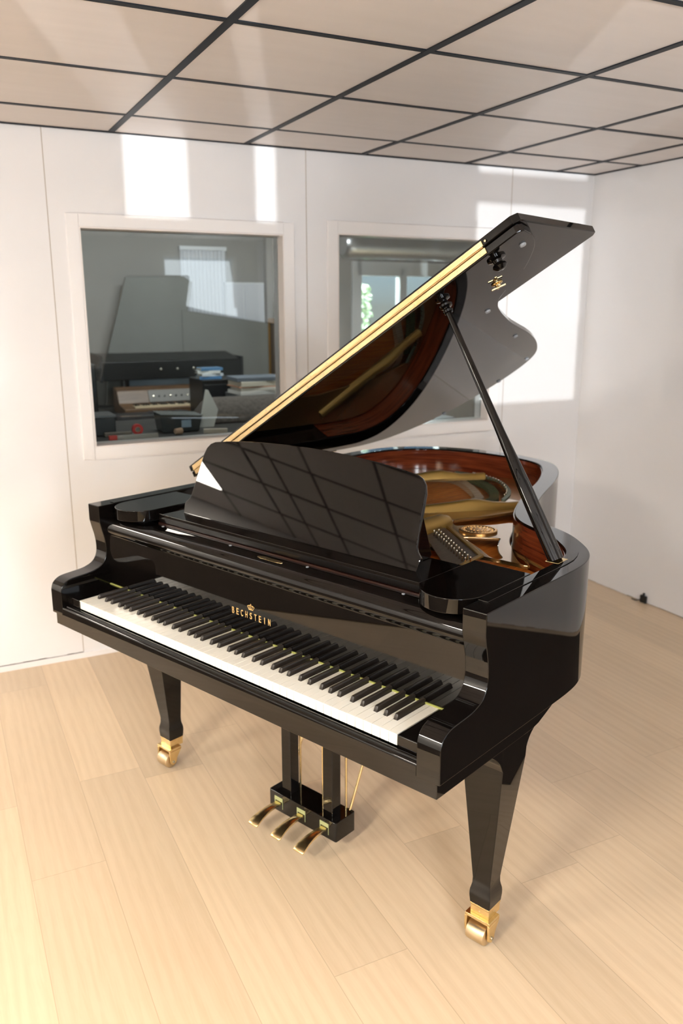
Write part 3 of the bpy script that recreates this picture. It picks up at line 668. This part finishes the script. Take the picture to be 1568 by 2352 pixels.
# medallion
mc = Vector((.199,.944,0)); ang = math.atan2(.054,.108)
def ell(rx, ry, n=36): return [(mc.x+rx*math.cos(a)*math.cos(ang)-ry*math.sin(a)*math.sin(ang), mc.y+rx*math.cos(a)*math.sin(ang)+ry*math.sin(a)*math.cos(ang)) for a in [2*PI*k/n for k in range(n)]]
mb = MB(); mb.loft([[(*p,z) for p in ell(rx,ry)] for rx, ry, z in ((.061,.053,.870),(.061,.053,.8775),(.058,.050,.8795),(.053,.045,.8795),(.050,.042,.8770),(.040,.033,.8772),(.038,.031,.8790),(.003,.0025,.8798))])
MD = mb.build('medallion', mat('copper_gold',(.78,.45,.16),.25,.9), PL, 0, 2, 30); MD['label'] = 'oval copper-gold medallion'
mb = MB()
for k in range(26):
    a = 2*PI*k/26; p = ell(.0465,.0385,26)[k]; mb.lathe([(.0032,0),(.0024,.0022),(.0001,.003)], (*p,.8772), n=6)
for k in range(12):
    p = ell(.024,.019,12)[k]; mb.lathe([(.004,0),(.003,.002),(.0001,.003)], (*p,.879), n=6)
mb.build('medallion_relief', mat('relief_gold',(.85,.52,.20),.22,.95), PL, 0, 2, 40)
# tuning pin field
pf = [(.112,.780),(.096,.905),(.352,.706),(.360,.600),(.30,.60)]
mb = MB(); mb.prism(pf, .8705, .8745); mb.build('pin_field', PINWOOD, PL)
mb = MB(); mb.prism([(.098,.912),(.113,.915),(.365,.713),(.352,.704)], .872, .880); mb.build('agraffe_bar', PLATEGOLD, PL, .002)
mb = MB(); mb.prism([(.352,.704),(.366,.712),(.376,.59),(.362,.59)], .872, .880); mb.build('plate_edge', PLATEGOLD, PL, .002)
pm = MB(); pm.lathe([(.0030,0),(.0030,.022),(.0022,.024),(.0001,.0242)], n=8)
bmesh.ops.recalc_face_normals(pm.bm, faces=pm.bm.faces); pmesh = bpy.data.meshes.new('tuning_pin'); pm.bm.to_mesh(pmesh); pm.bm.free(); pmesh.materials.append(PIN); pmesh.shade_smooth()
for r, (a, b) in enumerate((((.131,.799),(.364,.618)),((.136,.816),(.372,.632)))):
    for k in range(13):
        t = k/12; o = bpy.data.objects.new('tuning_pin', pmesh); COL.objects.link(o); o.parent = PL; o.location = (a[0]+(b[0]-a[0])*t, a[1]+(b[1]-a[1])*t, .870)
# bridge, felts, hitch pins
br = crom([(-.47,1.62),(-.40,1.655),(-.33,1.632),(-.26,1.578),(-.196,1.520),(-.125,1.445),(-.078,1.375),(-.10,1.25),(-.14,1.10)],4)
bi = offset(br,.017); bo = offset(br,-.017)
mb = MB(); mb.loft([[(*a,.838),(*a,.862),(*b,.862),(*b,.838)] for a, b in zip(bi,bo)]); mb.build('bridge', BRIDGE, PNO, .001)
fe = crom([(-.36,1.695),(-.28,1.675),(-.19,1.625),(-.12,1.560),(-.06,1.480),(-.018,1.395),(-.03,1.30)],4)
f1 = offset(fe,.010); f2 = offset(fe,-.026)
mb = MB(); mb.loft([[(*a,.846),(*a,.8645),(*b,.8645),(*b,.846)] for a, b in zip(f1,f2)]); mb.build('string_felt', GREEN, PNO)
af = crom(arc,6)
ai = offset(af,-.010); ao = offset(af,.006)
mb = MB(); mb.loft([[(*a,.870),(*a,.8765),(*b,.8765),(*b,.870)] for a, b in zip(ai,ao)]); mb.build('hitch_rail', mat('verdigris_rail',(.16,.20,.14),.5,.3), PL, .001)
for k in range(6, len(af)-3, 2):
    o = bpy.data.objects.new('hitch_pin', pmesh); COL.objects.link(o); o.parent = PL; o.location = (ai[k][0],ai[k][1],.872); o.scale = (.8,.8,.55)
mb = MB()
for k in range(64):
    t = k/63
    p0 = Vector((-.62+.52*t, .80-.02*t, .873)); 
    q = af[min(len(af)-1,int(6+t*(len(af)-8)))]; mb.tube([p0, (q[0],q[1],.874)], .00038, 5)
for k in range(40):
    t = k/39; a = (.131+.235*t, .802-.183*t); mb.tube([(a[0],a[1],.882),(a[0]-.075+.0*t,a[1]+.115,.8815),(a[0]-.09,a[1]+.14,.872)], .00035, 5)
o = mb.build('strings', WIRE, PNO, 0, 2, 60); o['kind'] = 'stuff'
# lid ------------------------------------------------------------------
LA = .542; YF = .5535
LM = Matrix.Translation((-.735,0,.981)) @ Matrix.Rotation(-LA,4,'Y')
LID = empty('lid'); LID.parent = PNO; LID.matrix_local = LM
lo = [(x+.735+.003, y) for x, y in crom([(.736,.50)]+R0+[(-.736,1.25)],5) if y > .60]
lo = offset(lo,-.003)
lo = [(s_, y) for s_, y in lo if y > .602]
lidpoly = [(0,YF),(1.458,YF),(1.4675,YF+.006),(1.472,YF+.018)]+lo+[(0,1.30)]
me = flat2d([lidpoly], 0, .021, .0025); LP = finish('main_panel', me, BLACK, LID, 0, 2, 20)
me = flat2d([[(.0,YF-.003),(1.462,YF-.003),(1.478,YF+.010),(1.474,YF+.412),(1.462,YF+.424),(0,YF+.424)]], .0225, .0445, .003); LF = finish('front_flap', me, BLACK, LID, 0, 2, 20)
# piano hinge: two leaves along the front edge with knuckles
for z0, z1, nm in ((.0050,.0195,0),(.0240,.0375,1)):
    mb = MB(); mb.box(.02,1.372,YF-(.0035 if not nm else .0065),YF-(.0 if not nm else .003),z0,z1); mb.build('hinge_leaf', HINGE, LID, .0005)
mb = MB()
for k in range(54): mb.rod((.021+k*.025,YF-.006,.0217),(.021+k*.025+.0242,YF-.006,.0217),.0024,n=8)
mb.build('hinge_knuckles', HINGE, LID)
screw = MB(); screw.lathe([(.0032,0),(.0030,.0008),(.0005,.001)], ax=(0,-1,0), n=8); bmesh.ops.recalc_face_normals(screw.bm, faces=screw.bm.faces); sme = bpy.data.meshes.new('hinge_screw'); screw.bm.to_mesh(sme); screw.bm.free(); sme.materials.append(BRASSDULL)
for k in range(18):
    for z, y in ((.012,YF-.0035),(.031,YF-.0065)):
        o = bpy.data.objects.new('hinge_screw', sme); COL.objects.link(o); o.parent = LID; o.location = (.06+k*.076+(.03 if z > .02 else 0), y, z)
for s_, y in ((1.423,.637),(1.112,.918),(.945,1.332),(.748,1.721),(.251,1.839-.06),(.55,1.80)):
    mb = MB(); mb.lathe([(.0085,.0),(.0085,-.003),(.0075,-.005),(.0001,-.0055)], (s_,y,0), n=16); mb.build('bumper', RUBBER, LID)
# black prop cup and brass latch on the underside, and the cup in use
def cup(s_, y): 
    mb = MB(); mb.lathe([(.024,0),(.024,-.004),(.013,-.007),(.011,-.014),(.017,-.018),(.019,-.024),(.013,-.030),(.009,-.032),(.0001,-.0325)], (s_,y,0), n=20); return mb
cup(1.361,.605).build('prop_socket', BLACK, LID, 0)
mb = MB(); mb.lathe([(.016,0),(.016,-.003),(.008,-.005),(.007,-.012),(.0001,-.013)], (1.255,.762,0), n=16); mb.prism([(1.238,.750),(1.272,.774),(1.268,.780),(1.234,.756)], -.014,-.010); mb.prism([(1.262,.748),(1.268,.752),(1.246,.778),(1.240,.774)], -.013,-.009); mb.build('lid_latch', BRASS, LID, .001)
mb = MB(); mb.lathe([(.020,0),(.020,-.004),(.010,-.007),(.010,-.010)], (1.176,.606,0), n=16); mb.build('prop_socket', BLACK, LID, 0)
for y in (.75,1.25):
    mb = MB(); mb.rod((-.006,y-.06,.004),(-.006,y+.06,.004),.006); mb.build('spine_hinge', BRASS, LID)
# prop stick -----------------------------------------------------------
top = LM @ Vector((1.176,.606,-.012)); bot = Vector((.669,.552,ZT+.002)); ax = (top-bot); Lp = ax.length; ax.normalize()
wd = ax.cross(Vector((1,0,0))).normalized(); th_ = ax.cross(wd)
def psec(t, a, b, n=48):
    c = bot+ax*Lp*t; g = .075*max(0, min(1, (.36-t)/.08))
    return [tuple(c+wd*a*math.cos(2*PI*k/n)*(1+g*math.cos(12*PI*k/n))+th_*b*math.sin(2*PI*k/n)*(1+g*math.cos(12*PI*k/n))) for k in range(n)]
mb = MB(); mb.loft([psec(t,a,b) for t, a, b in ((0,.0220,.0165),(.02,.0225,.017),(.12,.0225,.0165),(.25,.0215,.0155),(.33,.0195,.0145),(.39,.0165,.0135),(.45,.0130,.0120),(.50,.0112,.0110),(.65,.0098,.0098),(.85,.0085,.0085),(.955,.0080,.0080),(.958,.0125,.0125),(.966,.014,.014),(.972,.009,.009),(.978,.009,.009),(.981,.017,.017),(.988,.0185,.0185),(.993,.012,.012),(1.0,.010,.010))])
PS = mb.build('prop_stick', BLACK, PNO, 0, 2, 40)
mb = MB(); n_ = 8
for s_ in (-1,1): mb.loft([[tuple(Vector(p)+th_*s_*.0148) for p in [tuple(bot+ax*Lp*t+wd*.0035*math.cos(2*PI*k/8)+th_*.0025*math.sin(2*PI*k/8)) for k in range(8)]] for t in (.03,.1,.2,.29)])
mb.build('prop_groove', BLACKSAT, PS)
mb = MB(); mb.box(.652,.687,.527,.578,ZT+.0002,ZT+.0028); mb.build('prop_plate', BRASS, PNO, .0008)
# legs -----------------------------------------------------------------
def build_leg(sgn, cx, cy, name='leg'):
    """cx, cy: centre of the foot; the leg widens upward, more to the outside"""
    def q(z, x0, x1, y0, y1): 
        a, b = (cx+x0, cx+x1) if sgn > 0 else (cx-x1, cx-x0)
        return [(a,cy+y0,z),(b,cy+y0,z),(b,cy+y1,z),(a,cy+y1,z)]
    h = .0254; f = .0303
    mb = MB()
    mb.loft([q(.601,-.042,.0720,-.078,.040),q(.527,-.039,.0715,-.0725,.034),q(.36,-.034,.0495,-.048,.031),q(.175,-h,h,-h,h),q(.160,-h-.0004,h+.0004,-h-.0004,h+.0004),q(.152,-h-.0018,h+.0018,-h-.0018,h+.0018),q(.142,-f+.0008,f-.0008,-f+.0008,f-.0008),q(.134,-f,f,-f,f),q(.124,-f,f,-f,f),q(.103,-.0285,.0285,-.0285,.0285)])
    lg = mb.build(name, BLACK, PNO, .0022, 3, 25)
    mb = MB(); mb.loft([q(.1029,-.0278,.0278,-.0278,.0278),q(.098,-.0278,.0278,-.0278,.0278),q(.097,-.0266,.0266,-.0266,.0266),q(.0746,-.0266,.0266,-.0266,.0266)]); mb.build('ferrule', BRASS, lg, .0007)
    for yy, xx in ((-.0268,0),(0,.0268*sgn)):
        mb = MB(); mb.lathe([(.0022,0),(.0022,.0006),(.0003,.0007)], (cx+xx,cy+yy,.087), (sgn if xx else 0,-1 if not xx else 0,0), 8); mb.build('ferrule_screw', BRASSDULL, lg)
    wy = cy-.024; wr = .0262; wz = wr+.0002
    mb = MB()
    mb.box(cx-.036,cx+.036,wy-.013,cy+.012,.0655,.0745)
    for s_ in (-1,1):
        x = cx+s_*.0335
        mb.prism([(wy-.013,.0655),(cy+.012,.0655),(wy+.016,wz+.010),(wy+.011,wz-.009),(wy-.001,wz-.013),(wy-.011,wz-.006),(wy-.013,wz+.012)], x-.0035, x+.0035, 'x')
    mb.build('caster_fork', BRASS, lg, .0012)
    mb = MB(); mb.lathe([(.012,-.027),(wr-.004,-.0265),(wr-.001,-.025),(wr,-.022),(wr,.022),(wr-.001,.025),(wr-.004,.0265),(.012,.027)], (cx,wy,wz), (1,0,0), 28); mb.build('caster_wheel', BRASSDULL, lg, 0, 2, 40)
    mb = MB(); mb.rod((cx-.040,wy,wz),(cx+.040,wy,wz),.0042); mb.build('caster_axle', STEEL, lg, .001)
    return lg
LR = build_leg(1, .639, .342); LL = build_leg(-1, -.633, .324); build_leg(1, -.17, 1.47)
for sgn in (1,-1):
    mb = MB(); P = crom([(.190,.603,0),(.212,.590,0),(.236,.573,0),(.256,.553,0),(.270,.527,0)],3)[:-1]+[(.270,.527),(.368,.527)]+crom([(.372,.530,0),(.377,.548,0),(.388,.568,0),(.405,.583,0),(.43,.597,0),(.46,.612,0)],3)+[(.30,.612)]
    P = [(p[0],p[1]) for p in P]
    xa, xb = (.597,.7105) if sgn > 0 else (-.7105,-.597)
    mb.prism(P, xa, xb, 'x'); mb.build('leg_block', BLACK, PNO, .0012, 2, 30)
mb = MB(); mb.box(-.66,.66,.52,.56,.65,.80); mb.build('belly_rail', BLACKSAT, PNO)
mb = MB(); mb.box(-.27,-.07,1.37,1.57,.600,.640); mb.box(-.60,.09,1.42,1.52,.645,.72); mb.build('back_beam', BLACKSAT, PNO)
# pedal lyre -------------------------------------------------------------
mb = MB(); mb.prism(rrect(-.141,.141,.328,.414,.006,3), .038, .102); LY = mb.build('pedal_lyre', BLACK, PNO, .0022, 3, 40)
for a, b in ((-.100,-.061),(.073,.112)):
    mb = MB(); mb.box(a,b,.345,.382,.102,.603); mb.build('lyre_post', BLACK, LY, .0025, 3)
for k, x in enumerate((-.098,-.001,.0945)):
    mb = MB(); L = []
    for y, z, hw, hh in ((.345,.070,.0095,.004),(.325,.070,.0095,.004),(.305,.0705,.0100,.004),(.285,.0703,.0108,.004),(.265,.0680,.0122,.004),(.245,.0630,.0142,.004),(.230,.0570,.0158,.0038),(.221,.0520,.0165,.0034),(.2165,.0495,.0160,.0026),(.2150,.0485,.0140,.0012)):
        hw *= 1.22; L.append([(x-hw,y,z-hh),(x+hw,y,z-hh),(x+hw,y,z+hh*.4),(x+hw*.75,y,z+hh),(x-hw*.75,y,z+hh),(x-hw,y,z+hh*.4)])
    mb.loft(L); mb.build('pedal', BRASS, LY, .0008, 2, 50)
    mb = MB(); mb.prism([(x-.0175,.052),(x-.0175,.0885),(x+.0175,.0885),(x+.0175,.052),(x+.0160,.052),(x+.0160,.0755),(x-.0145,.0755),(x-.0145,.066),(x-.0160,.066),(x-.0160,.052)], .3262, .3285, 'y'); mb.build('pedal_guide', mat('pale_brass_%d'%k,(.42,.45,.22),.45,.3), LY, .0005)
for x in (-.071,.025,.119):
    mb = MB(); mb.rod((x,.398,.100),(x,.398,.603),.0034); mb.build('pedal_rod', BRASS, LY)
for x, x2 in ((.124,.135),(-.124,-.135)):
    mb = MB(); mb.rod((x,.408,.096),(x2,.63,.62),.0042); mb.build('lyre_brace', BRASS, LY)

# ------------------------------------------------------------------ light
def area(name, loc_uvz, target_uvz, size, watts, col, sy=None, spread=None):
    l = bpy.data.lights.new(name,'AREA'); l.energy = watts; l.color = col; l.size = size
    if sy: l.shape = 'RECTANGLE'; l.size_y = sy
    if spread: l.spread = spread
    o = bpy.data.objects.new(name, l); COL.objects.link(o)
    p = RM @ Vector(loc_uvz); q = RM @ Vector(target_uvz); o.location = p
    o.rotation_euler = (q-p).to_track_quat('-Z','Y').to_euler(); return o
area('sun_glint', (-5.6,-12.7,.25), (0,2,2.0), .05, 140, (.93,.97,1.0), spread=math.radians(60))
for i, P in enumerate(PANES):      # sky light entering the panes of the wall behind the camera
    area('pane_sky', ((P[0]+P[1])/2,V0-.02,(P[2]+P[3])/2), ((P[0]+P[1])/2,0,(P[2]+P[3])/2+1.1), P[1]-P[0], (10 if i == 4 else 76)*(P[1]-P[0])*(P[3]-P[2]), (.86,.93,1.0), P[3]-P[2])
area('next_room_fill', (.75,NB+.75,2.56), (1.0,NB+2.6,.9), 1.2, 27, (.95,.98,1.0), .3)  # added fill light, no such lamp is seen in that room
area('next_room_sky', ((NW[0]+NW[1])/2+.1,NF+1.5,2.5), (1.4,NF-1.2,.8), 1.7, 950, (.90,.96,1.0), .9)
W_ = bpy.data.worlds.new('sky'); S.world = W_; W_.use_nodes = True
bg = W_.node_tree.nodes['Background']; sk = W_.node_tree.nodes.new('ShaderNodeTexSky'); sk.sky_type = 'HOSEK_WILKIE'; sk.sun_direction = (-.4,-.6,.7); sk.turbidity = 4
W_.node_tree.links.new(sk.outputs[0], bg.inputs[0]); bg.inputs[1].default_value = 2.2

# ------------------------------------------------------------------ camera
cam = bpy.data.cameras.new('camera'); co = bpy.data.objects.new('camera', cam); COL.objects.link(co); S.camera = co
cam.sensor_width = 36; cam.lens = 1895.289/2352*36; cam.clip_start = .05
yaw, pit, rol = -.72744639, -.24331196, -.00146102
f = Vector((math.sin(yaw)*math.cos(pit), math.cos(yaw)*math.cos(pit), math.sin(pit))); r = f.cross(Vector((0,0,1))).normalized(); u = r.cross(f)
rr = r*math.cos(rol)+u*math.sin(rol); uu = -r*math.sin(rol)+u*math.cos(rol)
co.matrix_world = Matrix(((rr.x,uu.x,-f.x,1.56171797),(rr.y,uu.y,-f.y,-1.24137642),(rr.z,uu.z,-f.z,1.56581004),(0,0,0,1)))
cam.dof.use_dof = True; cam.dof.focus_distance = 1.95; cam.dof.aperture_fstop = 3.5

S.view_settings.view_transform = 'Standard'; S.view_settings.look = 'None'; S.view_settings.gamma = 1; S.view_settings.use_curve_mapping = False
S.view_settings.exposure = .64
S.cycles.use_denoising = True; S.cycles.max_bounces = 10; S.cycles.diffuse_bounces = 5; S.cycles.glossy_bounces = 6; S.cycles.transparent_max_bounces = 10
S.cycles.sample_clamp_indirect = 12; S.cycles.caustics_reflective = False; S.cycles.caustics_refractive = False
